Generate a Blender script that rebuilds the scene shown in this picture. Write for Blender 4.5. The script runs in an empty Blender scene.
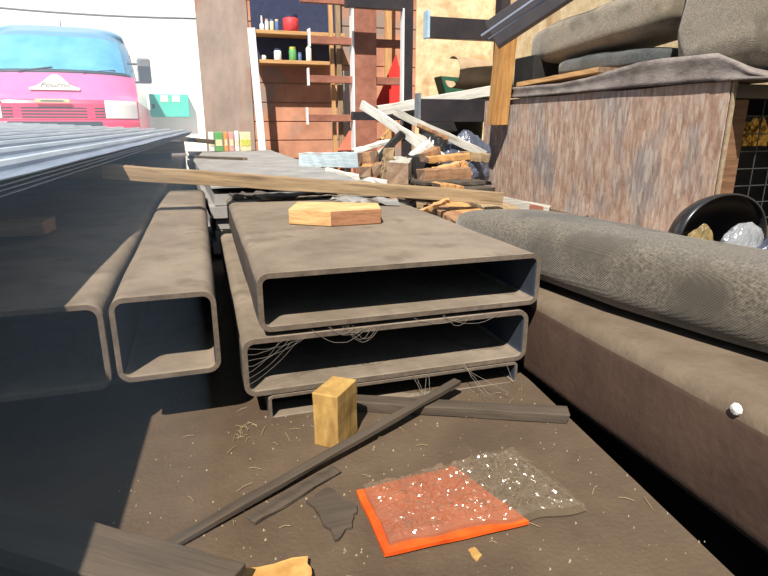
import bpy, math, random
from mathutils import Vector, Matrix, noise
random.seed(4)
SC = bpy.context.scene
COL = SC.collection
V = Vector
# ------------------------------------------------------------------ camera
F0 = 560.0
PITCH = math.atan(163 / 560); YAW = math.atan(186 / 583); H = .55
def ray(x, y):
    a = (x - 384) / F0; b = (288 - y) / F0
    f = math.cos(PITCH) + b * math.sin(PITCH); v = -math.sin(PITCH) + b * math.cos(PITCH)
    return V((a * math.cos(YAW) + f * math.sin(YAW), -a * math.sin(YAW) + f * math.cos(YAW), v))
def az(x, y, z): r = ray(x, y); return V((0, 0, H)) + r * ((z - H) / r.z)
def ay(x, y, Y): r = ray(x, y); return V((0, 0, H)) + r * (Y / r.y)
def ax(x, y, X): r = ray(x, y); return V((0, 0, H)) + r * (X / r.x)
cd = bpy.data.cameras.new('camera'); cam = bpy.data.objects.new('camera', cd); COL.objects.link(cam)
cam.location = (0, 0, H); cam.rotation_euler = (math.pi / 2 - PITCH, 0, -YAW)
cd.sensor_width = 36; cd.lens = 36 * F0 / 768; cd.clip_start = .02
SC.camera = cam
SC.view_settings.view_transform = 'Standard'; SC.view_settings.look = 'None'
SC.view_settings.gamma = 1; SC.view_settings.exposure = 0; SC.view_settings.use_curve_mapping = False

# ------------------------------------------------------------------ materials
def mat(name, c1, c2=None, scale=6, stretch=(1, 1, 1), rough=.7, bump=.2, bscale=None, metal=0, detail=6, lo=.35, hi=.65,
        c3=None, s3=30, f3=.5, spec=.3, bdist=.004):
    m = bpy.data.materials.new(name); m.use_nodes = True
    nt = m.node_tree; N = nt.nodes; L = nt.links; b = N['Principled BSDF']
    b.inputs['Roughness'].default_value = rough; b.inputs['Metallic'].default_value = metal
    b.inputs['Specular IOR Level'].default_value = spec
    tc = N.new('ShaderNodeTexCoord'); mp = N.new('ShaderNodeMapping'); mp.inputs['Scale'].default_value = stretch
    L.new(tc.outputs['Object'], mp.inputs[0])
    no = N.new('ShaderNodeTexNoise'); no.inputs['Scale'].default_value = scale; no.inputs['Detail'].default_value = detail
    no.inputs['Roughness'].default_value = .65
    L.new(mp.outputs[0], no.inputs['Vector'])
    c2 = c2 or c1
    cr = N.new('ShaderNodeValToRGB'); e = cr.color_ramp.elements
    e[0].position = lo; e[0].color = (*c1, 1); e[1].position = hi; e[1].color = (*c2, 1)
    L.new(no.outputs['Fac'], cr.inputs[0]); out = cr.outputs[0]
    if c3:
        n3 = N.new('ShaderNodeTexNoise'); n3.inputs['Scale'].default_value = s3; n3.inputs['Detail'].default_value = 4
        L.new(mp.outputs[0], n3.inputs['Vector'])
        r3 = N.new('ShaderNodeValToRGB'); q = r3.color_ramp.elements
        q[0].position = f3; q[0].color = (0, 0, 0, 1); q[1].position = f3 + .12; q[1].color = (1, 1, 1, 1)
        L.new(n3.outputs['Fac'], r3.inputs[0])
        mx = N.new('ShaderNodeMix'); mx.data_type = 'RGBA'
        L.new(r3.outputs[0], mx.inputs[0]); L.new(out, mx.inputs[6]); mx.inputs[7].default_value = (*c3, 1)
        out = mx.outputs[2]
    L.new(out, b.inputs['Base Color'])
    if bump:
        nb = N.new('ShaderNodeTexNoise'); nb.inputs['Scale'].default_value = bscale or scale * 4; nb.inputs['Detail'].default_value = 5
        L.new(mp.outputs[0], nb.inputs['Vector'])
        bp = N.new('ShaderNodeBump'); bp.inputs['Strength'].default_value = bump; bp.inputs['Distance'].default_value = bdist
        L.new(nb.outputs['Fac'], bp.inputs['Height']); L.new(bp.outputs[0], b.inputs['Normal'])
    return m
def wood(name, c1, c2, rough=.75, k=3, c3=None, f3=.6):   # grain along local X
    return mat(name, c1, c2, scale=k, stretch=(1.2, 14, 14), rough=rough, bump=.35, bscale=9, c3=c3, s3=2.5, f3=f3)
M = {}
M['floor'] = mat('dusty_floor', (.066, .045, .029), (.100, .071, .047), scale=5, rough=.95, bump=.6, bscale=130, c3=(.17, .13, .09), s3=240, f3=.66, bdist=.003)
M['ground'] = mat('outdoor_concrete', (.45, .44, .42), (.6, .58, .55), scale=2, rough=.9, bump=.2)
M['pit'] = mat('shaded_channel', (.012, .010, .009), (.02, .017, .014), scale=12, rough=1)  # near-black colour carries the shade at the channel bottom
M['dust'] = mat('dust_on_steel', (.135, .108, .082), (.215, .176, .138), scale=5, rough=.95, bump=.5, bscale=60, c3=(.135, .108, .082), s3=12, f3=.56)
M['steel'] = mat('dark_steel', (.06, .052, .05), (.10, .083, .072), scale=12, rough=.7, bump=.3, bscale=80)
M['rim'] = mat('grimy_steel_edge', (.075, .058, .045), (.135, .105, .08), scale=30, rough=.9, bump=.4, bscale=90)
M['inside'] = mat('shade_blue_inside', (.018, .026, .042), (.028, .036, .052), scale=12, rough=.85, bump=.2)  # dark blue shade inside the tubes put into the steel colour
M['primer'] = mat('primer_steel', (.060, .036, .028), (.088, .054, .040), scale=8, rough=.62, bump=.25, bscale=70, c3=(.085, .065, .05), s3=60, f3=.66)
M['primertop'] = mat('dust_on_primer', (.10, .072, .05), (.14, .105, .075), scale=10, rough=.9, bump=.4, bscale=80)
M['sheet'] = mat('weathered_sheet', (.10, .15, .25), (.19, .26, .38), scale=3, stretch=(8, 1, 1), rough=.45, bump=.15, metal=.4)
M['sunlitrib'] = mat('sunlit_pale_rib', (.30, .38, .48), (.48, .56, .66), scale=3, stretch=(6, 1, 1), rough=.5, bump=.1)  # sunlight on the rib tops painted in as a paler colour
M['greysheet'] = mat('grey_dusty_sheet', (.19, .19, .195), (.29, .28, .27), scale=5, rough=.9, bump=.4, c3=(.16, .14, .12), s3=9, f3=.6)
M['pine'] = wood('fresh_pine', (.38, .20, .085), (.55, .33, .15))
M['pinex'] = mat('pine_grain', (.40, .22, .09), (.62, .42, .20), scale=9, stretch=(1, 2, 9), rough=.8)
M['pineend'] = mat('pine_end_grain', (.22, .10, .05), (.34, .17, .09), scale=20, stretch=(1, 1, 6), rough=.8)
M['blockwood'] = mat('block_wood', (.27, .155, .045), (.46, .30, .10), scale=22, stretch=(1, 1, .35), rough=.8, c3=(.20, .105, .035), s3=14, f3=.58)
M['oldwood'] = wood('old_wood', (.19, .13, .075), (.33, .235, .14), c3=(.12, .08, .05))
M['greywood'] = wood('weathered_grey_wood', (.27, .255, .225), (.46, .44, .395), c3=(.2, .17, .13))
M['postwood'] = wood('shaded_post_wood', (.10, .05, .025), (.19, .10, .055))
M['whitewood'] = wood('whitewashed_wood', (.40, .39, .36), (.60, .585, .545), c3=(.27, .22, .17), f3=.62)
M['bluewood'] = wood('pale_blue_flaking_paint', (.27, .33, .38), (.42, .50, .54), k=8, c3=(.25, .17, .11), f3=.58)
M['brownwood'] = wood('brown_wood', (.19, .10, .055), (.32, .18, .10))
M['orangewood'] = wood('orange_brown_wood', (.30, .15, .055), (.5, .28, .11))
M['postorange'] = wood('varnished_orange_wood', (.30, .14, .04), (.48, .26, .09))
M['darkwood'] = wood('dark_wood', (.045, .036, .028), (.085, .068, .052))
M['slat'] = wood('grey_dark_slat', (.045, .035, .026), (.08, .062, .047))
M['floorplank'] = wood('dim_plank', (.06, .046, .034), (.095, .074, .055))
M['endwood'] = mat('end_grain', (.16, .10, .07), (.28, .19, .13), scale=25, rough=.9, bump=.3)
M['osb'] = mat('strand_board', (.27, .16, .115), (.44, .31, .24), scale=14, stretch=(1, 1.6, .7), rough=.85, bump=.7, bscale=40, c3=(.24, .20, .19), s3=3, f3=.50, detail=10)
M['osbedge'] = mat('strand_board_edge', (.20, .15, .10), (.32, .25, .17), scale=40, rough=.9)
M['goldosb'] = mat('golden_chipboard', (.34, .17, .045), (.55, .32, .11), scale=26, rough=.85, bump=.5, bscale=60, c3=(.25, .11, .03), s3=12)
M['rustwall'] = mat('rust_board_wall', (.32, .15, .095), (.56, .27, .17), scale=2.5, rough=.85, bump=.3, bscale=20, c3=(.26, .2, .17), s3=1.6, f3=.52)
M['plywall'] = mat('brown_ply_wall', (.24, .19, .165), (.36, .28, .24), scale=2, stretch=(2, 1, 1), rough=.8, c3=(.30, .14, .09), s3=1.2, f3=.55)
M['yellowply'] = mat('yellow_strand_board', (.46, .35, .20), (.70, .58, .38), scale=10, rough=.85, bump=.4, c3=(.38, .22, .10), s3=2, f3=.56, detail=8)
M['white'] = mat('white_render', (.88, .88, .88), (.92, .92, .92), scale=2, rough=.9, bump=0)
M['whiteandlit'] = mat('white_paint_and_lit_edge', (.62, .63, .64), (.75, .75, .75), scale=6, rough=.6, bump=.1)  # white shelf board; also paints sunlight onto rack edges and arm ends
M['paleblue'] = mat('pale_blue_paint', (.30, .44, .55), (.42, .56, .66), scale=9, rough=.6)
M['bluegrey'] = mat('blue_grey_paint', (.13, .15, .18), (.2, .22, .25), scale=9, rough=.6)
M['rack'] = mat('dark_rack_steel', (.016, .015, .02), (.032, .026, .03), scale=8, rough=.45, bump=.1, spec=.5)
M['rackedge'] = mat('bright_edge_steel', (.14, .17, .24), (.22, .25, .32), scale=8, rough=.4, metal=.3)
M['rust'] = mat('red_brown_steel', (.20, .075, .05), (.33, .14, .095), scale=7, rough=.7, bump=.3)
M['fabric'] = None
M['black'] = mat('black_plastic', (.012, .012, .014), (.02, .02, .022), scale=8, rough=.3, bump=.3, bscale=10, spec=.5)
M['dullblack'] = mat('dull_black', (.012, .012, .013), (.022, .021, .02), scale=8, rough=.8, bump=.2)
M['bluegreybag'] = mat('grey_blue_bag', (.05, .06, .09), (.10, .12, .17), scale=5, rough=.28, bump=.8, bscale=18, spec=.6, bdist=.02)
M['carpet'] = mat('grey_purple_rug', (.11, .09, .085), (.25, .22, .205), scale=7, stretch=(1, 1, 2.5), rough=.9, bump=.5, bscale=50)
M['red'] = mat('red_plastic', (.62, .035, .03), (.72, .05, .045), scale=5, rough=.45, bump=.1)
M['coral'] = mat('coral_plastic', (.75, .17, .11), (.8, .22, .15), scale=5, rough=.5, bump=.1)
M['green'] = mat('dark_green_plastic', (.02, .085, .05), (.035, .12, .07), scale=5, rough=.6)
M['orange'] = mat('orange_board', (.50, .055, .006), (.70, .11, .013), scale=14, rough=.6, bump=.3)
M['teal'] = mat('teal_paint', (.08, .52, .46), (.10, .58, .50), scale=5, rough=.5, bump=0)
M['vanred'] = mat('pink_red_van_paint', (.82, .045, .14), (.84, .06, .16), scale=2, rough=.25, bump=0, spec=.5)
M['vanredlit'] = mat('sunlit_red_bonnet', (.88, .16, .42), (.90, .19, .45), scale=2, rough=.25, bump=0, spec=.5)  # van red made pinker, sun glare put into the bonnet colour
M['vanwhite'] = mat('van_white', (.8, .82, .85), (.85, .87, .9), scale=2, rough=.3, bump=0, spec=.5)
M['vanvisor'] = mat('van_blue_grey_roof', (.10, .26, .46), (.13, .30, .52), scale=2, rough=.3, bump=0, spec=.5)
M['vanglass'] = mat('windscreen_sky_blue', (.07, .32, .60), (.14, .45, .75), scale=2.5, rough=.08, bump=0, spec=.9)  # sky reflection put into the glass colour
M['vandark'] = mat('van_dark_trim', (.03, .04, .06), (.05, .06, .08), scale=3, rough=.5, bump=0)
M['ink'] = mat('grey_ink', (.12, .13, .15), rough=.7, bump=0)
M['rubber'] = mat('tyre_rubber', (.02, .02, .02), rough=.8, bump=.1)
M['galv'] = mat('galvanised_wire', (.05, .055, .06), (.09, .095, .10), scale=20, rough=.4, metal=.6, bump=0)
M['card'] = mat('brown_card', (.26, .18, .11), (.36, .27, .18), scale=6, rough=.9)
M['straw'] = mat('straw', (.22, .16, .08), (.34, .26, .15), scale=20, rough=.9, bump=0)
M['crumb'] = mat('pale_crumbs', (.22, .17, .11), (.36, .30, .21), scale=50, rough=.9, bump=0)
M['web'] = mat('cobweb', (.16, .14, .12), rough=.9, bump=0)
M['amberbag'] = mat('dirty_amber_plastic', (.10, .075, .035), (.30, .22, .10), scale=14, rough=.3, bump=.5)
M['leaf'] = mat('dry_leaf', (.30, .17, .05), (.42, .26, .09), scale=40, rough=.7)
M['amber'] = mat('amber_foil', (.45, .22, .03), (.75, .45, .08), scale=8, rough=.25, bump=.6, metal=.3)
for n, c in dict(c_white=(.75, .75, .72), c_green=(.12, .35, .12), c_pink=(.62, .32, .30), c_cream=(.66, .58, .38), c_orange=(.65, .28, .10), c_red=(.6, .05, .06),
                 c_blue=(.10, .17, .35), c_yellow=(.5, .5, .1), c_navy=(.03, .04, .09)).items():
    M[n] = mat(n[2:] + '_label', c, tuple(v * .75 for v in c), scale=25, rough=.6, bump=0)

def fabric(name, c1, c2):
    m = mat(name, tuple(v * .6 for v in c1), tuple(v * 1.25 for v in c2), scale=170, rough=1, bump=0, spec=.1, detail=2, lo=.3, hi=.7, c3=tuple(v * .72 for v in c1), s3=5, f3=.5)
    nt = m.node_tree; N = nt.nodes; L = nt.links; b = N['Principled BSDF']
    b.inputs['Sheen Weight'].default_value = .25
    tc = N.new('ShaderNodeTexCoord'); w = N.new('ShaderNodeTexWave'); w.inputs['Scale'].default_value = 105; w.inputs['Distortion'].default_value = 2
    w.bands_direction = 'Y'; w2 = N.new('ShaderNodeTexWave'); w2.inputs['Scale'].default_value = 105; w2.inputs['Distortion'].default_value = 2; w2.bands_direction = 'DIAGONAL'
    L.new(tc.outputs['Object'], w.inputs[0]); L.new(tc.outputs['Object'], w2.inputs[0])
    ad = N.new('ShaderNodeMath'); ad.operation = 'ADD'; L.new(w.outputs['Fac'], ad.inputs[0]); L.new(w2.outputs['Fac'], ad.inputs[1])
    bp = N.new('ShaderNodeBump'); bp.inputs['Strength'].default_value = .38; bp.inputs['Distance'].default_value = .0025
    L.new(ad.outputs[0], bp.inputs['Height']); L.new(bp.outputs[0], b.inputs['Normal'])
    return m
M['fabric'] = fabric('grey_ribbed_fabric', (.088, .076, .06), (.13, .112, .088))
M['beigefab'] = fabric('beige_ribbed_fabric', (.17, .145, .105), (.25, .21, .16))
M['darkfab'] = fabric('charcoal_fabric', (.04, .045, .048), (.075, .08, .08))

def strands(m):
    nt = m.node_tree; N = nt.nodes; L = nt.links; b = N['Principled BSDF']; src = b.inputs['Base Color'].links[0].from_socket
    tc = N.new('ShaderNodeTexCoord'); res = src
    for k, (rot, f) in enumerate(((.5, .45), (-.6, .4), (.05, .35))):
        mp = N.new('ShaderNodeMapping'); mp.inputs['Rotation'].default_value = (rot, 0, 0); mp.inputs['Scale'].default_value = (1, 60, 13)
        nz = N.new('ShaderNodeTexVoronoi'); nz.inputs['Scale'].default_value = 1; nz.inputs['Randomness'].default_value = 1
        L.new(tc.outputs['Object'], mp.inputs[0]); L.new(mp.outputs[0], nz.inputs['Vector'])
        sp = N.new('ShaderNodeSeparateColor'); L.new(nz.outputs['Color'], sp.inputs[0])
        rp = N.new('ShaderNodeValToRGB'); e = rp.color_ramp.elements; e[0].position = .62; e[0].color = (0, 0, 0, 1); e[1].position = .95; e[1].color = (f, f, f, 1)
        L.new(sp.outputs[k], rp.inputs[0]); mx = N.new('ShaderNodeMix'); mx.data_type = 'RGBA'
        L.new(rp.outputs[0], mx.inputs[0]); L.new(res, mx.inputs[6]); mx.inputs[7].default_value = ((.55, .47, .38, 1), (.16, .10, .08, 1), (.45, .40, .38, 1))[k]; res = mx.outputs[2]
    L.new(res, b.inputs['Base Color'])
strands(M['osb'])
def plastic(name, tint, alpha, rough=.15):
    m = bpy.data.materials.new(name); m.use_nodes = True; nt = m.node_tree; N = nt.nodes; L = nt.links
    b = N['Principled BSDF']; b.inputs['Base Color'].default_value = (*tint, 1); b.inputs['Roughness'].default_value = rough
    b.inputs['Specular IOR Level'].default_value = .8
    tc = N.new('ShaderNodeTexCoord'); n = N.new('ShaderNodeTexNoise'); n.inputs['Scale'].default_value = 15; n.inputs['Detail'].default_value = 5
    n.inputs['Distortion'].default_value = 1.2
    L.new(tc.outputs['Object'], n.inputs['Vector']); bp = N.new('ShaderNodeBump'); bp.inputs['Strength'].default_value = .9; bp.inputs['Distance'].default_value = .006
    L.new(n.outputs['Fac'], bp.inputs['Height']); L.new(bp.outputs[0], b.inputs['Normal'])
    b.inputs['Alpha'].default_value = alpha
    return m
M['clear'] = plastic('clear_plastic', (.19, .145, .10), .48)
M['clear2'] = plastic('cloudy_plastic', (.35, .37, .40), .55)

# ------------------------------------------------------------------ mesh builder
class MB:
    def __init__(s): s.v = []; s.f = []; s.m = []; s.smooth = False
    def add(s, vs, fs, mi=0):
        o = len(s.v); s.v += [V(p) for p in vs]
        for f in fs: s.f.append(tuple(i + o for i in f)); s.m.append(mi if isinstance(mi, int) else 0)
        if not isinstance(mi, int):
            for k, q in enumerate(mi): s.m[len(s.m) - len(fs) + k] = q
    def box(s, x0, x1, y0, y1, z0, z1, mi=0):
        s.add([(x0, y0, z0), (x1, y0, z0), (x1, y1, z0), (x0, y1, z0), (x0, y0, z1), (x1, y0, z1), (x1, y1, z1), (x0, y1, z1)],
              [(0, 3, 2, 1), (4, 5, 6, 7), (0, 1, 5, 4), (1, 2, 6, 5), (2, 3, 7, 6), (3, 0, 4, 7)], mi)
    def hexa(s, p, mi=0):   # 4 bottom pts, 4 top pts
        s.add(p, [(0, 3, 2, 1), (4, 5, 6, 7), (0, 1, 5, 4), (1, 2, 6, 5), (2, 3, 7, 6), (3, 0, 4, 7)], mi)
    def grid(s, fn, nu, nv, mi=0, closeu=False):
        vs = [fn(i / nu, j / nv) for j in range(nv + 1) for i in range(nu + (0 if closeu else 1))]
        w = nu if closeu else nu + 1; fs = []; ms = []
        for j in range(nv):
            for i in range(nu):
                a = j * w + i; b = j * w + (i + 1) % w if closeu else a + 1
                fs.append((a, b, b + w, a + w)); ms.append(mi(i / nu, j / nv) if callable(mi) else mi)
        s.add(vs, fs, ms)
    def pipe(s, pts, r, n=8, mi=0):
        pts = [V(p) for p in pts]; R = r if isinstance(r, (list, tuple)) else [r] * len(pts); vs = []
        for i, p in enumerate(pts):
            d = (pts[min(i + 1, len(pts) - 1)] - pts[max(i - 1, 0)]).normalized()
            a = d.cross(V((0, 0, 1)) if abs(d.z) < .9 else V((1, 0, 0))).normalized(); b = d.cross(a)
            for k in range(n):
                t = 2 * math.pi * k / n; vs.append(p + (a * math.cos(t) + b * math.sin(t)) * R[i])
        fs = [(i * n + k, i * n + (k + 1) % n, (i + 1) * n + (k + 1) % n, (i + 1) * n + k) for i in range(len(pts) - 1) for k in range(n)]
        fs += [tuple(range(n))[::-1], tuple((len(pts) - 1) * n + k for k in range(n))]
        s.add(vs, fs, mi)
    def lathe(s, prof, n=20, mi=0, c=(0, 0, 0)):
        c = V(c); vs = [c + V((r * math.cos(2 * math.pi * k / n), r * math.sin(2 * math.pi * k / n), z)) for r, z in prof for k in range(n)]
        fs = [(i * n + k, i * n + (k + 1) % n, (i + 1) * n + (k + 1) % n, (i + 1) * n + k) for i in range(len(prof) - 1) for k in range(n)]
        fs += [tuple(range(n))[::-1], tuple((len(prof) - 1) * n + k for k in range(n))]
        s.add(vs, fs, mi)
    def build(s, name, mats, parent=None, Mx=None, bevel=0, smooth=False, solid=0, sub=0):
        """Mx None: vertices are world coordinates, the object's origin goes to the base centre"""
        if Mx is None:
            lo = V([min(v[i] for v in s.v) for i in range(3)]); hi = V([max(v[i] for v in s.v) for i in range(3)])
            o = V(((lo.x + hi.x) / 2, (lo.y + hi.y) / 2, lo.z)); vs = [v - o for v in s.v]; Mx = Matrix.Translation(o)
        else: vs = s.v
        me = bpy.data.meshes.new(name); me.from_pydata([tuple(v) for v in vs], [], s.f)
        if not isinstance(mats, (list, tuple)): mats = [mats]
        for k in mats: me.materials.append(M[k])
        for p, k in zip(me.polygons, s.m): p.material_index = min(k, len(mats) - 1); p.use_smooth = smooth
        me.update()
        ob = bpy.data.objects.new(name, me); COL.objects.link(ob)
        if parent is not None:
            ob.parent = parent; ob.matrix_basis = WM(parent).inverted() @ Mx
        else: ob.matrix_basis = Mx
        if solid: q = ob.modifiers.new('s', 'SOLIDIFY'); q.thickness = solid; q.offset = 0
        if bevel: q = ob.modifiers.new('b', 'BEVEL'); q.width = bevel; q.segments = 2; q.limit_method = 'ANGLE'
        if sub: q = ob.modifiers.new('u', 'SUBSURF'); q.levels = sub; q.render_levels = sub
        return ob
def WM(o): return (WM(o.parent) @ o.matrix_basis) if o.parent else o.matrix_basis.copy()
def tag(o, label, cat, group=None, kind=None):
    o['label'] = label; o['category'] = cat
    if group: o['group'] = group
    if kind: o['kind'] = kind
    return o
def thing(name, label, cat, loc, group=None, rot=None):
    o = bpy.data.objects.new(name, None); COL.objects.link(o); o.empty_display_size = .05
    o.matrix_basis = Matrix.Translation(V(loc)) @ (rot if rot else Matrix())
    return tag(o, label, cat, group)
def struct(o): o['kind'] = 'structure'; return o

def frame(p0, p1, up=(0, 0, 1), roll=0):
    x = (V(p1) - V(p0)).normalized(); u = V(up)
    y = u.cross(x).normalized(); z = x.cross(y)
    R = Matrix(((x.x, y.x, z.x, 0), (x.y, y.y, z.y, 0), (x.z, y.z, z.z, 0), (0, 0, 0, 1)))
    return Matrix.Translation(V(p0)) @ R @ Matrix.Rotation(roll, 4, 'X')
def plank_mb(L, w, h, seed=0, rag=.0015, n=10, endmi=1, taper=0):
    """along +X from 0..L, centred on y and z; slightly irregular"""
    b = MB(); rnd = random.Random(seed)
    secs = []
    for i in range(n + 1):
        x = L * i / n; k = 1 - taper * i / n
        dx = rnd.uniform(-rag, rag) * 3 if i in (0, n) else 0
        secs.append([V((x + rnd.uniform(-rag, rag) * (3 if i in (0, n) else 0) + dx, sy * w / 2 * k + rnd.uniform(-rag, rag), sz * h / 2 * k + rnd.uniform(-rag, rag)))
                     for sy, sz in ((-1, -1), (1, -1), (1, 1), (-1, 1))])
    vs = [p for s_ in secs for p in s_]; fs = []; ms = []
    for i in range(n):
        for k in range(4):
            a = i * 4 + k; c = i * 4 + (k + 1) % 4; fs.append((a, c, c + 4, a + 4)); ms.append(0)
    fs += [(3, 2, 1, 0), tuple(n * 4 + k for k in range(4))]; ms += [endmi, endmi]
    b.add(vs, fs, ms); return b
def plank(name, label, cat, p0, p1, w, h, m, group=None, roll=0, seed=0, rag=.0015, bevel=.0015, end='endwood', taper=0, parent=None, up=(0, 0, 1)):
    p0 = V(p0); p1 = V(p1)
    o = plank_mb((p1 - p0).length, w, h, seed, rag, taper=taper).build(name, [m, end], parent, frame(p0, p1, up, roll), bevel=bevel)
    if label: tag(o, label, cat, group)
    return o

# ------------------------------------------------------------------ the setting
b = MB(); 
# dusty floor with an open channel X .645-.76 beside the heavy steel section
g = lambda x0, x1, y0, y1, z0, z1, mi=0: b.box(x0, x1, y0, y1, z0, z1, mi)
b.hexa([(-3.2, -1.5, -.2), (.40, -1.5, -.2), (.662, 1.0, -.2), (-3.2, 1.0, -.2), (-3.2, -1.5, 0), (.40, -1.5, 0), (.662, 1.0, 0), (-3.2, 1.0, 0)])
g(-3.2, .662, 1.0, 6.6, -.2, 0)
g(1.09, 4.2, -1.5, 6.6, -.2, 0)
struct(b.build('floor', ['floor']))
b = MB(); b.box(.30, 1.10, -1.5, 6.6, -.24, -.16); struct(b.build('trim_1', ['pit']))
b = MB(); b.box(-14, 6, 6.7, 14.6, -.21, -.01); b.box(-14, -3.2, -6, 6.7, -.21, -.01); struct(b.build('ground', ['ground']))
YB = 6.5
b = MB(); b.box(.07, 2.45, YB, YB + .06, 0, 3); n = 14
for i in range(n):   # board joints
    z = .2 * i + .18; b.box(.58, 2.45, YB - .014, YB, z - .19, z, 0)
struct(b.build('wall_back', ['rustwall'], bevel=.004))
b = MB(); b.box(.07, .58, YB - .03, YB - .002, 0, 3); struct(b.build('trim_2', ['plywall']))
b = MB(); b.box(2.45, 3.4, YB - .03, YB + .06, 0, 3); struct(b.build('wall_back_right', ['yellowply']))
b = MB(); b.box(3.4, 3.46, -.6, YB + .1, 0, 3); struct(b.build('wall_right', ['yellowply']))
b = MB(); b.box(.05, 3.5, 6.0, YB + .3, 3, 3.06); struct(b.build('ceiling', ['rustwall']))
b = MB(); b.box(-14, 6, 14.6, 14.8, -.2, 7); struct(b.build('wall_outside', ['white']))  # built tall so its white stands in for the overexposed sky

# ------------------------------------------------------------------ hollow steel sections
def rr(x0, x1, z0, z1, r, n=6):
    pts = []
    for cx, cz, a0 in ((x1 - r, z1 - r, 0), (x0 + r, z1 - r, 90), (x0 + r, z0 + r, 180), (x1 - r, z0 + r, 270)):
        for k in range(n + 1):
            a = math.radians(a0 + 90 * k / n); pts.append((cx + r * math.cos(a), cz + r * math.sin(a)))
    return pts
def section(name, label, x0, x1, z0, z1, y0, y1, t=.009, r=.026, group=None, topmat='dust', side='steel', cap=False, dx=0, segs=26, cat='steel tube', seed=1):
    out = rr(x0, x1, z0, z1, r); inn = rr(x0 + t, x1 - t, z0 + t, z1 - t, max(r - t, .004)); n = len(out)
    b = MB(); ys = [y0 + (y1 - y0) * (i / segs) ** 1.5 for i in range(segs + 1)]
    zc = (z0 + z1) / 2; rnd = random.Random(seed)
    def wob(p, y, k):
        return V((p[0] + dx * (y - y0) + .0018 * noise.noise(V((p[0] * 8, y * 6, k))), y, p[1] + .0018 * noise.noise(V((p[0] * 8, y * 6, 5 + k)))))
    vs = []; fs = []; ms = []
    for i, y in enumerate(ys): vs += [wob(p, y, 0) for p in out]
    for i, y in enumerate(ys): vs += [wob(p, y, 0) for p in inn]
    o2 = (segs + 1) * n
    for i in range(segs):
        for k in range(n):
            a = i * n + k; c = i * n + (k + 1) % n
            fs.append((a, c, c + n, a + n))
            mz = (out[k][1] + out[(k + 1) % n][1]) / 2
            ms.append(1 if mz > z1 - r * .75 else 0)
            fs.append((o2 + a, o2 + a + n, o2 + c + n, o2 + c))
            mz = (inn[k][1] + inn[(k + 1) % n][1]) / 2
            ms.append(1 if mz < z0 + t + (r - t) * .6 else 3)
    for k in range(n):
        c = (k + 1) % n; fs.append((k, o2 + k, o2 + c, c)); ms.append(2)
        e = segs * n; fs.append((e + k, e + c, o2 + e + c, o2 + e + k)); ms.append(2)
    if cap:
        fs.append(tuple(o2 + segs * n + k for k in range(n))); ms.append(3)
    b.add(vs, fs, ms)
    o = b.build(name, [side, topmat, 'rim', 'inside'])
    for p in o.data.polygons: p.use_smooth = p.material_index != 2
    o.data.update()
    return tag(o, label, cat, group)
G = 'hollow steel sections lying side by side'
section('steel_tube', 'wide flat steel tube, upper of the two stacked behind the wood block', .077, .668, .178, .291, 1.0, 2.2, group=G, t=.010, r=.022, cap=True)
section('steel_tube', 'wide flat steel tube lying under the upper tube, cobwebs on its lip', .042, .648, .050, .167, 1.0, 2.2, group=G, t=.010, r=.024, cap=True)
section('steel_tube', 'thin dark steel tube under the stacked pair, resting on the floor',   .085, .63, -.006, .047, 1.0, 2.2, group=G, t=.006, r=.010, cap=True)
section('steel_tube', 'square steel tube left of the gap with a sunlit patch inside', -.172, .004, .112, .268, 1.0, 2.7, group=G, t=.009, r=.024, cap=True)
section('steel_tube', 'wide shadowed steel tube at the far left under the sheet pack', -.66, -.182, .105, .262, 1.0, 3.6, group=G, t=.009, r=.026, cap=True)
b = MB(); b.box(.70, 1.05, 1.3, 1.4, -.158, -.023); tag(b.build('bearer', ['darkwood']), 'dark timber bearer down in the channel under the red-brown beam', 'timber')
# bearers under the left tubes
for i, (y, l) in enumerate(((1.25, 'front'), (2.3, 'rear'))):
    b = MB(); b.box(-.70, .0, y, y + .09, 0, .104); tag(b.build('bearer', ['darkwood'], bevel=.003), 'dark timber bearer under the left steel tubes, %s one' % l, 'timber', 'bearers under the left tubes')
b = MB(); b.box(-1.0, -.68, .95, 3.6, 0, .40)
# heavy primer coloured section at the right
section('steel_beam', 'heavy red-brown steel beam along the right under the long cushion', .682, 1.06, -.022, .180, -.35, 1.95, t=.012, r=.034, topmat='primertop', side='primer', cap=True, cat='steel beam', segs=30)

# ------------------------------------------------------------------ corrugated sheet pack at left
A = az(0, 181, .464); B = ay(192, 131.5, 5.6); C = ay(-60, 121.5, 5.6); 
ex = (B - A); A0 = A - ex * ((A.y + .25) / ex.y)
wv = (C - B); D0 = A0 + wv
def pk(u, v): return A0.lerp(B, v).lerp(D0.lerp(C, v), u)
nk = 4
sp = thing('sheet_pack', 'stack of long corrugated dark metal sheets at the left, ribs running to the van', 'sheet stack', A0.lerp(C, .5) - V((0, 0, .07)))
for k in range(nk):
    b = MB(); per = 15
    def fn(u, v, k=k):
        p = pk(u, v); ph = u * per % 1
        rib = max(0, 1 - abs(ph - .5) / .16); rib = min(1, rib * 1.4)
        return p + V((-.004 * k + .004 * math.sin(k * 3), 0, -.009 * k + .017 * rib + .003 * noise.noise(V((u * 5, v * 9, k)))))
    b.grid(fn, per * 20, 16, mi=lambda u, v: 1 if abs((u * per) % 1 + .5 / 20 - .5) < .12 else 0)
    b.build('corrugated_sheet', ['sheet', 'sunlitrib'], sp, solid=.0025)
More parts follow.
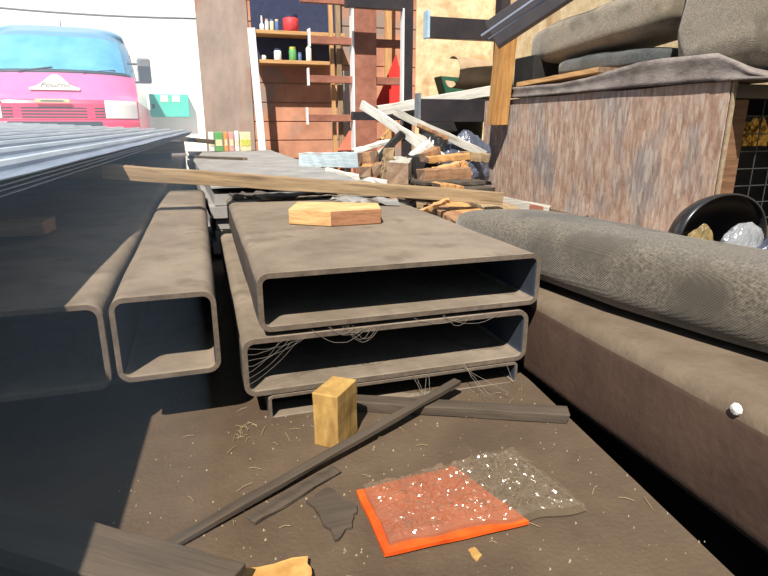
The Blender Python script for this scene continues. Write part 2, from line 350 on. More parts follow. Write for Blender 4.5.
# timber runners that carry the pack
for i, (y, lab) in enumerate(((1.62, 'pale'), (3.05, 'brown'))):
    P = pk(0, (y - A0.y) / (B.y - A0.y)); zt = P.z - .045 - .001
    e0 = P + V((.03 if i == 0 else .24, 0, 0))
    p0 = V((-.35 if i == 0 else -.36, y, .37 - .022)); 
for nm in ():
    pass
pr = az(46, 214, .335)
plank('bearer', 'rough timber bearer jutting out below the metal sheets, pale end', 'timber', (-1.3, 1.72, .296), (-.395, 1.66, .296), .10, .034, 'oldwood', seed=3)
plank('bearer', 'timber bearer under the metal sheets with a sunlit brown end', 'timber', (-1.6, 3.3, .33), (-.33, 3.15, .33), .09, .06, 'oldwood', seed=4)
plank('bearer', 'timber bearer farthest under the metal sheets beside the long board', 'timber', (-1.6, 4.9, .36), (-.12, 4.9, .38), .09, .09, 'oldwood', seed=5)
# lower pile carrying the pack
plank('timber_stack_beam', 'long dark timber beam lying under the metal sheets', 'timber', (-.78, 1.1, .38), (-.60, 5.2, .40), .12, .05, 'darkwood', seed=6, end='darkwood')
plank('timber_stack_beam', 'second dark timber beam deep under the metal sheets', 'timber', (-1.2, .9, .35), (-1.0, 5.2, .37), .14, .08, 'darkwood', seed=7, end='darkwood')

b = MB(); b.box(-2.2, -.24, 5.25, 5.37, 0, .40); tag(b.build('bearer', ['darkwood'], bevel=.004), 'dark cross timber added to block the bright gap under the metal sheets', 'timber')  # added to hide the bright strip of ground under the pack
# ------------------------------------------------------------------ grey sheet stack behind the tubes
b = MB()
def topz(x, y): return .30
st = thing('grey_sheet_stack', 'pale dusty flat sheets lying in a low stack behind the steel tubes', 'sheet stack', (.3, 4.1, 0))
for k in range(6):
    b = MB(); z1 = .302 - k * .05; dx = .012 * math.sin(k * 2.3)
    def fn(u, v): return V((.03 - .15 * v + (.65 + .15 * v) * u + dx, 2.42 + 3.5 * v + dx, z1 + .004 * noise.noise(V((u * 5, v * 12, k)))))
    b.grid(fn, 12, 26); b.build('flat_sheet', ['greysheet'], st, solid=.046 if k else .006)
b = MB(); b.box(-.6, -.14, 3.75, 5.9, 0, .27); tag(b.build('timber_stack_beam', ['oldwood'], bevel=.006), 'squared timber between sheet pack and pale flat sheets', 'timber')

# cross lumber
plank('long_board', 'long pale board lying slanted across the steel tubes', 'board', az(104, 171, .408), az(500, 198, .275), .05, .045, 'oldwood', seed=11, rag=.002)
z0 = .2925; h0 = .040
pp = [az(289, 224, z0), az(331, 226.5, z0), az(381, 223.5, z0), az(378, 216.5, z0), az(298, 215, z0)]
b = MB(); b.add(pp + [q + V((0, 0, h0)) for q in pp], [(4, 3, 2, 1, 0), (5, 6, 7, 8, 9)] + [(k, (k + 1) % 5, 5 + (k + 1) % 5, 5 + k) for k in range(5)], [0, 0, 0, 1, 1, 0, 0])
tag(b.build('wood_offcut', ['pinex', 'pineend'], bevel=.0015), 'short two-toned pine offcut lying on top of the upper steel tube', 'wood offcut')
# little flat bar on grey stack
plank('flat_bar', 'thin dark flat bar resting on the pale sheets near the tins', 'bar', az(190, 157, .312), az(245, 159, .312), .05, .02, 'darkwood', seed=13)
plank('long_board', 'grey weathered lath poking out past the end of the metal sheets', 'board', ay(165, 137, 5.75), ay(214, 142, 5.6), .05, .04, 'darkwood', seed=14)
# rags / debris in the joint between tubes and stack
for i, (x0, y0, x1, y1, m, lab) in enumerate(((228, 196, 262, 194, 'steel', 'rusty strip in the joint behind the upper tube, left end'), (262, 197, 330, 193, 'dullblack', 'black crumpled strip in the joint behind the upper tube'),
        (330, 199, 395, 201, 'greysheet', 'pale flat strip lying behind the upper tube beneath the board'))):
    plank('metal_strip', lab, 'strip', az(x0, y0, .305), az(x1, y1, .305), .07, .012, m, seed=20 + i, rag=.006, end=m)
for i, (x, y) in enumerate(((212, 205), (222, 215), (224, 190))):
    pass

# ------------------------------------------------------------------ foreground on the dusty floor
# wood block
b = MB(); p = az(333, 447, 0); ang = math.radians(28)
R = Matrix.Translation(V((.193, .892, 0))) @ Matrix.Rotation(math.radians(-42), 4, 'Z')
w_, d_, h_ = .050, .074, .104
b = MB(); rnd = random.Random(5)
def fn_block():
    v = []
    for z in (0, .025, .05, .08, h_):
        for sx, sy in ((-1, -1), (1, -1), (1, 1), (-1, 1)):
            v.append((sx * w_ / 2 * 1.0 + rnd.uniform(-.001, .001), sy * d_ / 2 + rnd.uniform(-.001, .001), z + (0 if z in (0,) else rnd.uniform(-.003, .003))))
    return v
vs = fn_block(); fs = [(3, 2, 1, 0), (16, 17, 18, 19)] + [(j * 4 + k, j * 4 + (k + 1) % 4, j * 4 + 4 + (k + 1) % 4, j * 4 + 4 + k) for j in range(4) for k in range(4)]
b.add(vs, fs); o = b.build('wood_block', ['blockwood'], None, R, bevel=.002); tag(o, 'small yellow pine block standing upright on the dusty floor', 'wood block')
# slats
plank('lath', 'long dark slat running diagonally over the floor beside the wood block', 'slat', az(158, 552, .005), az(457, 382, .034), .018, .010, 'slat', seed=31, end='slat', rag=.001)
plank('lath', 'short dark slat lying under the far end of the diagonal slat', 'slat', az(345, 402, .011), az(566, 415, .011), .034, .020, 'slat', seed=32, end='slat', rag=.001)
plank('lath', 'thin flat strip lying alongside the lower half of the diagonal slat', 'slat', az(250, 521, .004), az(335, 470, .004), .022, .006, 'slat', seed=33, end='slat', rag=.0015)
plank('floor_plank', 'grey-brown plank in the bottom left corner, half in shade', 'plank', az(-60, 512, .03), az(225, 594, .03), .075, .028, 'floorplank', seed=34, end='floorplank')
def slab(name, label, cat, pts, z0, t, m, side=None, rag=.003, seed=1, group=None):
    """flat irregular piece: outline of plan points"""
    rnd = random.Random(seed); P = []
    for i in range(len(pts)):
        a = V(pts[i]); c = V(pts[(i + 1) % len(pts)])
        for k in range(5):
            q = a.lerp(c, k / 5); P.append(V((q.x + (rnd.uniform(-rag, rag) if k else 0), q.y + (rnd.uniform(-rag, rag) if k else 0), z0)))
    n = len(P); c0 = sum(P, V()) / n
    b = MB(); vs = P + [p_ + V((0, 0, t + rnd.uniform(-t * .1, t * .1))) for p_ in P]
    b.add(vs, [tuple(range(n))[::-1], tuple(range(n, 2 * n))] + [(k, (k + 1) % n, n + (k + 1) % n, n + k) for k in range(n)], [0, 0] + [1] * n)
    o = b.build(name, [m, side or m]); return tag(o, label, cat, group)
slab('chipboard_scrap', 'golden chipboard scrap at the bottom edge of the floor', 'board scrap', [az(222, 573, .012), az(308, 556, .012), az(312, 585, .012), az(232, 600, .012)], .0, .012, 'goldosb')
slab('bark_scrap', 'flat dark brown scrap on the floor left of the orange packet', 'scrap', [az(306, 502, .003), az(328, 487, .003), az(356, 505, .003), az(352, 523, .003), az(335, 541, .003)], .0, .005, 'slat', rag=.005, seed=4)
slab('dry_leaf', 'small dry leaf on the floor below the orange packet', 'leaf', [az(468, 551, .0), az(474, 548, .0), az(482, 556, .0), az(476, 562, .0)], .0, .002, 'leaf', rag=.001, seed=5)

# orange packet in clear plastic
pc = [az(356, 495, 0), az(385, 561, 0), az(587, 515, 0), az(512, 455, 0)]
o_ = (pc[0] + pc[1] + pc[2] + pc[3]) / 4
pkt = thing('plastic_packet', 'crinkled clear plastic packet with an orange insert lying on the floor', 'packet', (o_.x, o_.y, 0))
def pq(u, v): return pc[0].lerp(pc[3], u).lerp(pc[1].lerp(pc[2], u), v)
b = MB()
def fn(u, v):
    p = pq(.0 + u * (.64 + .10 * (v - .5)), .02 + v * .97); p.z = .008 + .004 * noise.noise(V((u * 3, v * 3, 2))); return p
b.grid(fn, 16, 10); b.build('orange_insert', ['orange'], pkt, solid=.006)
b = MB()
def fn(u, v):
    uu = u + .012 * noise.noise(V((v * 7, 1, 3))) * (1 if u > .5 else .5); p = pq(.03 + .97 * uu, (v + .03 * noise.noise(V((u * 6, v, 9)))) * (.93 + .07 * max(0, uu * 2 - 1)) + .05 * noise.noise(V((u * 4, 3, 1))) * (u < 1))
    e = min(u, 1 - u, v, 1 - v) * 2; q = V((u * 9, v * 6, 0)); rid = abs(noise.noise(q)) + .6 * abs(noise.noise(q * 2.7)) + .4 * abs(noise.noise(q * 6))
    p.z = .015 + min(1, e * 5) * (.002 + .014 * rid) - (.010 if e < .02 else 0) + .01 * max(0, u - .6); return p
b.grid(fn, 90, 60); b.build('plastic_sleeve', ['clear'], pkt)

# straw, crumbs, cobwebs
def onfloor(x, y): return V((x, y, .001))
b = MB(); rnd = random.Random(8)
for i in range(60):
    x = rnd.uniform(-.1, .62); y = rnd.uniform(.55, .99)
    if rnd.random() < .35: x = rnd.gauss(.03, .03); y = rnd.gauss(.95, .03)
    a = rnd.uniform(0, 6.28); l = rnd.uniform(.008, .03)
    p0 = V((x, y, .002)); d = V((math.cos(a), math.sin(a), .1)) * l; b.pipe([p0, p0 + d * .5 + V((0, .002, .001)), p0 + d], .00045, 4)
tag(b.build('straw_litter', ['straw']), 'fine straw and splinters scattered over the dusty floor', 'litter', kind='stuff')
b = MB()
for i in range(300):
    x = rnd.uniform(-.17, .63); y = rnd.uniform(.42, 1.02); s_ = rnd.uniform(.0006, .0021)
    b.add([(x - s_, y - s_, 0), (x + s_, y - s_ * .6, 0), (x + s_ * .3, y + s_, 0), (x, y, s_ * 1.6)], [(0, 2, 1), (0, 1, 3), (1, 2, 3), (2, 0, 3)])
tag(b.build('crumb_litter', ['crumb']), 'pale crumbs and grit scattered over the dusty floor', 'grit', kind='stuff')
b = MB()
def web(p0, p1, sag, r=.0006, n=8):
    p0 = V(p0); p1 = V(p1); b.pipe([p0.lerp(p1, i / n) + V((0, 0, -sag * 4 * (i / n) * (1 - i / n))) + V((rnd.uniform(-.001, .001),) * 3) for i in range(n + 1)], r, 4)
for i in range(10):
    x = rnd.uniform(.16, .5); web((x, .998, .176), (x + rnd.uniform(.04, .14), .998, .168), rnd.uniform(.008, .035), .0004)
for i in range(5):
    x = rnd.uniform(.32, .6); web((x, .997, .050), (x + rnd.uniform(-.02, .02), .99, .004), .0)
for i in range(3):
    web((.47 + rnd.uniform(-.03, .03), .998, .06), (.55 + rnd.uniform(-.04, .04), .92, .02), .004, .0004)
for i in range(0):
    x = rnd.uniform(.1, .5); web((x, 1.004, .245 + rnd.uniform(-.03, .02)), (x + rnd.uniform(.03, .1), 1.004, .205), .01, .0003)
for i in range(7):
    web((.051, .999, .15 - i * .012), (.13 + rnd.uniform(-.02, .03), .999, .165 - rnd.uniform(0, .01)), .008, .0003)
tag(b.build('cobweb', ['web']), 'dusty cobwebs hanging from the lips of the stacked tubes', 'cobweb', kind='stuff')
o = MB(); o.lathe([(.001, 0), (.009, .0), (.008, .004), (.001, .006)], 10)
p = ax(737, 408, .684)
o = o.build('white_blob', ['c_white'], None, Matrix.Translation(ax(737, 409, .6815)) @ Matrix.Rotation(-math.pi / 2, 4, 'Y'))
tag(o, 'small white blob stuck to the side of the red-brown beam', 'blob')

# ------------------------------------------------------------------ cushions
def sgnpow(a, e): return math.copysign(abs(a) ** e, a)
def cushion(name, label, L, W, T, c, rot, m, e1=.35, e2=.35, seed=0, lump=.012, group=None, seams=True, crease=None, cat='cushion', bend=0):
    R = Matrix.Translation(V(c)) @ rot; b = MB()
    def pt(u, v, k=1):
        th = 2 * math.pi * u; ph = math.pi * (v - .5)
        x = L / 2 * sgnpow(math.cos(ph), e1) * sgnpow(math.cos(th), e2) * k; y = W / 2 * sgnpow(math.cos(ph), e1) * sgnpow(math.sin(th), e2) * k; z = T / 2 * sgnpow(math.sin(ph), e1) * k
        q = V((x * 3, y * 3, z * 3 + seed * 7)); d = lump * noise.noise(q * 1.6) + lump * .4 * noise.noise(q * 5)
        p = V((x, y, z)); n = p.normalized() if p.length else V((0, 0, 1)); p.y -= bend * max(0, .1 - x) ** 2
        if crease:
            for cx, cw, cdp in crease: d -= cdp * math.exp(-((x - cx) / cw) ** 2) * (1 if z > -T * .3 else .4)
        return p + n * d
    b.grid(pt, 96, 48, closeu=True)
    o = b.build(name, [m], None, R, smooth=True); tag(o, label, cat, group)
    if seams:
        b = MB(); pts = [pt(i / 64, .5 + .30, 1.008) for i in range(65)]; b.pipe(pts, .004, 6); b.build('piping', [m], o, R, smooth=True)
    return o
rotc = Matrix.Rotation(math.radians(96.5), 4, 'Z') @ Matrix.Rotation(math.radians(3), 4, 'X')
cushion('seat_cushion', 'long grey ribbed sofa cushion lying on the red-brown beam', 1.28, .30, .15, (.888, .90, .255), rotc, 'fabric', e1=.55, e2=.30, seed=2, lump=.012, seams=False, crease=[(.12, .022, .013), (-.42, .05, .008)], bend=.32)

# ------------------------------------------------------------------ strand board cage / crate at the right
XP = 2.26
crate = thing('crate', 'big open crate with a rusty strand board side and wire mesh front', 'crate', (2.6, 3.2, 0))
b = MB()
def fn(u, v):
    y = 2.03 + 2.31 * u; return V((XP + .004 * noise.noise(V((y * 2, v * 3, 0))), y, .0 + (.735 + .003 * math.sin(y * 9)) * v))
b.grid(fn, 40, 16); b.build('side_panel', ['osb', 'osbedge'], crate, solid=.018)
b = MB(); b.box(XP - .008, XP + .012, 2.012, 2.021, 0, .733); b.build('panel_edge', ['osbedge'], crate)
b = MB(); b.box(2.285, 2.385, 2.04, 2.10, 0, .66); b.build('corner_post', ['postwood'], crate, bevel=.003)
b = MB(); b.box(2.275, 3.3, 2.03, 2.07, .665, .725)
b.build('angle_rail', ['rack'], crate, bevel=.002)
b = MB()
for i in range(14): b.lathe([(.008, 0), (.008, .001)], 10, 0, (0, 0, 0))
b = MB(); b.box(2.28, 3.3, 4.26, 4.32, .665, .725); b.build('back_rail', ['rack'], crate)
b = MB(); b.box(3.22, 3.28, 2.04, 4.3, 0, .72); b.build('far_panel', ['dullblack'], crate)
b = MB()
for i in range(8):
    x = 2.49 + .1 * i; b.pipe([(x, 2.05, 0), (x + .004, 2.052, .67)], .003, 6)
for i in range(9):
    z = .03 + .08 * i; b.pipe([(2.385, 2.055, z), (3.25, 2.055, z + .003)], .003, 6)
b.build('wire_mesh', ['galv'], crate)
b = MB(); b.box(2.30, 3.2, 2.45, 2.5, 0, .6); tag(b.build('dark_backing', ['dullblack']), 'black sheet added for the dark crate interior behind the wire mesh', 'sheet')  # put in for the shade inside the crate
# amber crumpled foil behind the mesh
def crumple(name, label, cat, c, s, m, seed=0, amp=.35, freq=2.2, flat=0, parent=None, n=28, rot=None):
    b = MB()
    def fn(u, v):
        th = 2 * math.pi * u; ph = math.pi * (v - .5); d = V((math.cos(ph) * math.cos(th), math.cos(ph) * math.sin(th), math.sin(ph)))
        q = d * freq + V((seed * 3.1, seed, 0)); k = 1 + amp * (abs(noise.noise(q)) * 2 - .5) + amp * .5 * abs(noise.noise(q * 2.7)) + amp * .25 * noise.noise(q * 6)
        z = max(d.z * k, -.75 if not flat else -.25)
        return V((d.x * k * s[0], d.y * k * s[1], z * s[2]))
    b.grid(fn, n * 2, n, closeu=True)
    Mx = Matrix.Translation(V(c)) @ (rot or Matrix())
    o = b.build(name, [m], parent, Mx, smooth=False)
    if label: tag(o, label, cat)
    return o
crumple('foil_scrap', 'amber crumpled foil hanging behind the wire mesh', 'foil', (2.71, 2.25, .50), (.08, .04, .07), 'amber', seed=2)

# draped rug on the crate
def prof(px, pyt, off=0): return ax(px, pyt, XP - .02)
keys = [(512, 88), (530, 86.5), (560, 84), (590, 78), (612, 71), (640, 63), (665, 59), (690, 57), (718, 54), (732, 60), (750, 72), (775, 78)]
T = [prof(*k) for k in keys]
b = MB(); nT = len(T) - 1
def samp(u):
    f = u * nT; i = min(int(f), nT - 1); return T[i].lerp(T[i + 1], f - i)
def fn(u, v):
    p = samp(u)
    if v < .25:   # front drop
        t = v / .25; zb = .742
        if p.y < 2.1: zb = .735
        return V((p.x - .004 + .01 * math.sin(t * 3), p.y, zb + (p.z - zb) * t))
    t = (v - .25) / .75
    return V((p.x + .75 * t, p.y + .05 * math.sin(t * 3), p.z - .10 * t * max(0, min(1, (p.z - .75) / .1)) - .015 * math.sin(t * 5)))
b.grid(fn, 60, 24); tag(b.build('rug', ['carpet'], smooth=True, solid=.012), 'curled grey-purple rug draped over the top edge of the crate', 'rug')
# things on the crate
plank('yellow_plank', 'yellow board lying on the crate beneath the cushions', 'board', (2.40, 3.95, .84), (2.46, 3.1, .875), .20, .03, 'pine', seed=41)
cushion('seat_cushion', 'beige ribbed cushion with a long seam lying on the crate top', 1.42, .50, .27, (2.76, 3.50, 1.165), Matrix.Rotation(math.radians(92), 4, 'Z') @ Matrix.Rotation(math.radians(4), 4, 'Y'), 'beigefab', seed=5, lump=.015, e1=.45, e2=.4)
cushion('seat_cushion', 'charcoal cushion squeezed under the beige cushion on the crate', .95, .45, .13, (2.74, 3.35, .94), Matrix.Rotation(math.radians(95), 4, 'Z'), 'darkfab', seed=6, lump=.015, e1=.5, e2=.5)
cushion('sofa_backrest', 'large upright beige sofa back at the top right corner', .80, .55, .74, (2.82, 2.36, 1.155), Matrix.Rotation(math.radians(86), 4, 'Z') @ Matrix.Rotation(math.radians(6), 4, 'X'), 'beigefab', seed=7, lump=.02, e1=.4, e2=.4, cat='sofa back')
b = MB(); b.box(2.46, 2.70, 3.98, 4.27, .76, 1.06); tag(b.build('black_box', ['dullblack'], bevel=.01), 'black box on the crate left of the charcoal cushion', 'box')
plank('grey_board', 'grey board standing between the rack and beige cushion', 'board', (2.36, 4.24, .745), (2.38, 4.28, 1.40), .12, .02, 'slat', seed=44, up=(1, 0, 0))

# black arched shell and bag beside the crate
cen = ay(722, 250, 1.5); Rs = .165
sh = MB()
def fn(u, v):
    a = math.pi * (u * 1.02 - .01); r = Rs * max(.02, math.cos(v * 1.5))
    return V((cen.x + r * 1.22 * math.cos(a), cen.y + .16 * math.sin(v * 1.5), .12 + r * 1.2 * max(0, math.sin(a)) ** .8 - .0 * v))
sh.grid(fn, 30, 8); sh = sh.build('arched_shell', ['black'], smooth=True, solid=.008); tag(sh, 'black arched plastic shell standing against the crate side', 'plastic shell')
crumple('amber_bag', 'dirty amber plastic bag tucked inside the black arched shell', 'bag', (cen.x - .09, cen.y + .02, .10), (.07, .03, .11), 'amberbag', seed=4, amp=.15, freq=1.5)
crumple('plastic_bag', 'clear crinkled plastic bag in front of the black arched shell', 'bag', (cen.x + .0, cen.y - .07, .13), (.09, .04, .10), 'clear2', seed=9, amp=.14, freq=1.3)
crumple('plastic_bag', 'grey-blue shiny bag at the right edge beside the arched shell', 'bag', (cen.x + .22, cen.y - .13, .06), (.24, .08, .17), 'bluegreybag', seed=12, amp=.14, freq=1.3)
crumple('black_bag', 'low black bag edge peeking over the long grey cushion', 'bag', (1.60, 2.25, .04), (.20, .12, .10), 'black', seed=14)
crumple('black_bag', 'black bag scrap on the floor left of the arched shell', 'bag', (1.52, 1.75, .03), (.14, .08, .10), 'dullblack', seed=15)
slab('leaf_scrap', 'brown paper scrap leaning on the foot of the crate panel', 'scrap', [(2.02, 2.6, 0), (2.20, 2.5, 0), (2.2, 2.15, 0), (2.0, 2.2, 0)], .0, .02, 'card', rag=.02)

# ------------------------------------------------------------------ steel rack
YR = 4.55
def bar(b, p, q, w, h, mi=0):
    d = V(q) - V(p); F = frame(p, q); L = d.length
    b.add([F @ V((x, sy * w / 2, sz * h / 2)) for x in (0, L) for sy, sz in ((-1, -1), (1, -1), (1, 1), (-1, 1))],
          [(0, 1, 2, 3), (7, 6, 5, 4), (0, 4, 5, 1), (1, 5, 6, 2), (2, 6, 7, 3), (3, 7, 4, 0)], mi)
rack = thing('cantilever_rack', 'dark steel cantilever rack with arms pointing left over the lumber', 'rack', (2.46, YR, 0))
b = MB(); b.box(2.44, 2.52, YR - .06, YR + .05, 0, 2.4); b.build('upright', ['rack'], rack, bevel=.003)
for (px, py0, py1, end) in ((428, 17, 38, 'paleblue'), (419, 99, 122, 'bluegrey')):
    p = ay(px, (py0 + py1) / 2, YR); hgt = (ay(px, py0, YR) - ay(px, py1, YR)).z
    b = MB(); b.box(p.x, 2.438, YR - .04, YR + .04, p.z - hgt / 2, p.z + hgt / 2); o = b.build('arm', ['rack'], rack, bevel=.003)
    b = MB(); b.box(p.x - .022, p.x - .002, YR - .05, YR + .05, p.z - hgt / 2 - .005, p.z + hgt / 2 + .045); q = b.build('end_plate', [end], o, bevel=.002)
    q['label'] = 'light blue end plate' if end == 'paleblue' else 'blue-grey end plate'
# wooden post hanging in front of the rack
plank('wooden_post', 'short orange-brown wooden post standing at the left end of the crate top', 'post', ax(497, 124, 2.165), ax(508, 22, 2.165), .118, .11, 'postorange', seed=50, up=(0, 1, 0), end='pineend')
# dark frame and rust rack further back
Y2 = 4.95
fr = thing('upright_rack', 'dark upright steel frame with a top rail between red posts and plywood', 'frame', (1.45, Y2, 0))
b = MB(); p = ay(408, 0, Y2); b.box(p.x - .04, p.x + .04, Y2 - .03, Y2 + .03, 0, 1.72); b.build('upright', ['rack'], fr, bevel=.003)
b = MB(); b.box(p.x - .056, p.x - .041, Y2 - .032, Y2 + .03, .55, 1.50); q = b.build('edge_strip', ['whiteandlit'], fr); q['label'] = 'white edge'  # thin white strip along the left edge of the upright
q0 = ay(345, 2, Y2); b = MB(); b.box(q0.x, p.x - .036, Y2 - .03, Y2 + .03, q0.z - .04, q0.z + .06); b.build('top_rail', ['rack'], fr, bevel=.003)
q0 = ay(350, 116, Y2); q1 = ay(402, 118, Y2); b = MB(); b.box(q0.x, q1.x - .02, Y2 - .09, Y2 - .03, q0.z - .035, q0.z + .035); b.build('lower_arm', ['rack'], fr, bevel=.003)
Y3 = 5.2
rr_ = thing('rust_rack', 'red-brown steel rack post with three arms pointing to the shelves', 'rack', (1.2, Y3, 0))
p = ay(353, 60, Y3); p2 = ay(375, 60, Y3)
b = MB(); b.box(p.x, p2.x, Y3 - .05, Y3 + .05, 0, 1.545); b.build('upright', ['rust'], rr_, bevel=.004)
b = MB(); b.box(p.x - .016, p.x - .001, Y3 - .055, Y3 + .05, .25, 1.535); q = b.build('edge_strip', ['whiteandlit'], rr_); q['label'] = 'white edge'  # white strip paints sunlight onto the left edge of the post
b = MB(); b.box(p.x - .05, p2.x + .02, Y3 - .05, Y3 + .02, 1.55, 1.61); b.build('top_block', ['whitewood'], rr_, bevel=.003)
for k, (px, py) in enumerate(((310, 40), (309, 79), (308, 118))):
    q0 = ay(px, py, Y3); b = MB(); b.box(q0.x, p.x - .017, Y3 - .03, Y3 + .03, q0.z - .03, q0.z + .03); o = b.build('arm', ['rust'], rr_, bevel=.003)
    b = MB(); b.box(q0.x - .012, q0.x - .001, Y3 - .035, Y3 + .035, q0.z - .055, q0.z + .09); b.build('end_plate', ['whiteandlit'], o)  # plate made white to paint sunlight on the arm end
    q2 = ay(403, py + 4, Y3); b = MB(); b.box(p2.x + .001, q2.x, Y3 - .03, Y3 + .03, q0.z - .035, q0.z + .03); b.build('arm', ['rust'], rr_, bevel=.003)
q0 = ay(300, 2, Y3); b = MB(); b.box(q0.x, p.x - .06, Y3 - .03, Y3 + .03, 1.55, 1.60); b.build('top_arm', ['rust'], rr_)
for k, (px0, px1, m, lab) in enumerate(((330, 332, 'pine', 'thin yellow wooden post beside the shelves'), (337, 340, 'oldwood', 'thin tan wooden post right of the yellow one'))):
    a0 = ay(px1 + 1, 168, 5.5); a1 = ay(px0, 4, 5.5); plank('thin_post', lab, 'post', (a1.x + .02, 5.5, 0), (a1.x, 5.5, a1.z), .035 if k == 0 else .045, .04, m, up=(0, 1, 0), seed=60 + k)
plank('thin_post', 'white flaking board leaning by the red post', 'post', (ay(346, 150, 5.7).x, 5.7, 0), (ay(346, 70, 5.7).x, 5.75, ay(346, 70, 5.7).z), .09, .03, 'whitewood', up=(0, 1, 0), seed=63)
# vertical timbers on the yellow wall side
plank('wall_batten', 'pale wooden batten upright at the edge of the plywood wall', 'batten', (ay(388, 60, 6.35).x, 6.35, 0), (ay(388, 60, 6.35).x, 6.35, 2.6), .07, .05, 'pine', up=(0, 1, 0), seed=64)

# red plastic panels
def tri(name, label, pts, Y, m, t=.012, cat='panel'):
    P = [ay(x, y, Y) for x, y in pts]; n = len(P); b = MB()
    b.add(P + [p_ + V((.01, t, 0)) for p_ in P], [tuple(range(n)), tuple(range(n, 2 * n))[::-1]] + [(k, n + k, n + (k + 1) % n, (k + 1) % n) for k in range(n)])
    return tag(b.build(name, [m]), label, cat)
tri('red_panel', 'bright red pointed plastic sheet leaning behind the dark frame', [(396, 54), (383, 86), (373, 108), (380, 111), (399, 111), (400, 70)], 5.6, 'red', t=.02)
tri('red_panel', 'coral plastic sheet leaning low beside the red post', [(352, 126), (338, 150), (338, 168), (352, 168)], 5.45, 'coral', t=.02)
# roll, green bin etc above lumber
def lum(label, a, c, Ya, Yc, w, h, m, seed, name='lumber', roll=0, end='endwood', cat='lumber', up=(0, 0, 1), bev=.003):
    return plank(name, label, cat, ay(a[0], a[1], Ya), ay(c[0], c[1], Yc), w, h, m, seed=seed, roll=roll, rag=.004, end=end, up=up, group='offcuts in the lumber pile' if name == 'lumber' else None, bevel=bev)
b = MB(); c0 = ay(452, 72, 5.0); c1 = ay(512, 80, 4.9)
def fn(u, v):
    a = 1.2 + u * 4.6; p = c0.lerp(c1, v); r = .14
    return p + V((0, r * math.cos(a) * 1.2, r * math.sin(a) * .95))
b.grid(fn, 24, 10); tag(b.build('card_roll', ['card'], smooth=True, solid=.006), 'curled brown card sheet lying above the lumber behind the arm', 'card roll')
tri('green_bin', 'dark green plastic tub under the curled brown card', [(441, 76), (446, 94), (490, 96), (490, 80)], 5.25, 'green', t=.2, cat='tub')
qa = ay(424, 120, 5.3); qb = ay(484, 96, 5.3)
b = MB()
def fn(u, v):
    th = 2 * math.pi * u; k = 1 + .06 * noise.noise(V((math.cos(th) * 2, math.sin(th) * 2, v * 4)))
    return V(((qa.x + qb.x) / 2 + (qb.x - qa.x) / 2 * sgnpow(math.cos(th), .6) * k, 5.36 + .17 * sgnpow(math.sin(th), .6) * k, (qb.z - .02) * v))
b.grid(fn, 40, 20, closeu=True); b.add([fn(i / 40, 1) for i in range(40)], [tuple(range(40))]); tag(b.build('black_sack', ['dullblack'], smooth=True), 'tall black sack under the dark green tub behind the lower rack arm', 'sack')
# ------------------------------------------------------------------ lumber pile
Z = 0
lum('long white-grey board slanting down to the right at the front of the pile', (361, 104), (444, 160), 3.9, 3.2, .02, .062, 'whitewood', 70)
lum('grey-green board slanting from the frame down to the crate panel', (395, 112), (484, 154), 4.2, 3.7, .02, .055, 'greywood', 71)
lum('long white board lying high above the lower rack arm', (378, 111), (500, 89), 4.80, 4.72, .07, .085, 'whitewood', 72)
lum('second pale board just below the long white board', (384, 117), (500, 99), 4.88, 4.80, .06, .07, 'greywood', 73)
lum('thin tan lath leaning up behind the white boards', (380, 140), (398, 120), 5.1, 5.1, .02, .025, 'pine', 74)
o = lum('squared timber with flaking pale blue paint and brown end', (303, 160), (360, 160), 3.55, 3.3, .09, .088, 'bluewood', 75)
lum('brown timber end right of the flaking blue timber', (360, 160), (374, 159), 3.36, 3.30, .10, .09, 'brownwood', 76)
lum('white bent board on top of the blue timber', (352, 152), (398, 139), 3.7, 3.7, .09, .03, 'whitewood', 77)
lum('white board slanting up from the blue timber', (370, 160), (402, 136), 3.6, 3.6, .05, .03, 'whitewood', 78)
lum('dark rubber strip bent between pale boards', (374, 163), (402, 133), 3.5, 3.5, .05, .035, 'dullblack', 79, end='dullblack')
o = lum('pale square post end facing the camera behind the long board', (398, 174), (404, 166), 2.75, 3.3, .11, .115, 'greywood', 80)
lum('tan upright offcut left of the pale square post end', (385, 182), (389, 151), 2.95, 2.95, .05, .045, 'oldwood', 81, up=(0, 1, 0))
lum('small tan offcut end left of the upright offcut', (365, 172), (371, 169), 2.9, 3.3, .06, .06, 'orangewood', 82)
lum('small brown offcut beside the tan offcut', (376, 170), (380, 167), 3.0, 3.3, .05, .055, 'brownwood', 83)
lum('pale lath lying low in front of the blue timber', (325, 170), (392, 184), 3.1, 2.8, .03, .025, 'whitewood', 84)
lum('thin pale lath beside the low lath', (312, 171), (372, 184), 3.25, 2.85, .03, .02, 'greywood', 85)
lum('white lump of board leaning left of the brown block', (412, 160), (430, 146), 3.3, 3.3, .08, .07, 'whitewood', 86)
lum('small brown block on top of the pile', (424, 157), (439, 150), 3.05, 3.1, .05, .05, 'brownwood', 87)
lum('yellow-brown board lying level across the pile', (427, 160), (466, 156), 3.0, 3.0, .10, .035, 'orangewood', 88)
lum('grey board end touching the crate panel', (462, 156), (486, 158), 3.0, 3.02, .09, .05, 'oldwood', 89)
lum('yellow board slanting above the pinkish beam', (428, 172), (462, 163), 2.9, 2.9, .05, .025, 'pine', 90)
lum('pinkish brown beam in the middle of the pile', (422, 175), (466, 173), 2.8, 2.85, .09, .06, 'brownwood', 91)
lum('splintered orange board upright right of the pinkish beam', (462, 160), (470, 178), 2.88, 2.85, .04, .03, 'orangewood', 92)
lum('dark flat board under the pinkish beam', (413, 182), (482, 181), 2.75, 2.8, .22, .018, 'darkwood', 93, end='darkwood')
lum('second dark flat board at the bottom of the pile', (415, 190), (482, 188), 2.6, 2.66, .20, .02, 'darkwood', 94, end='darkwood')
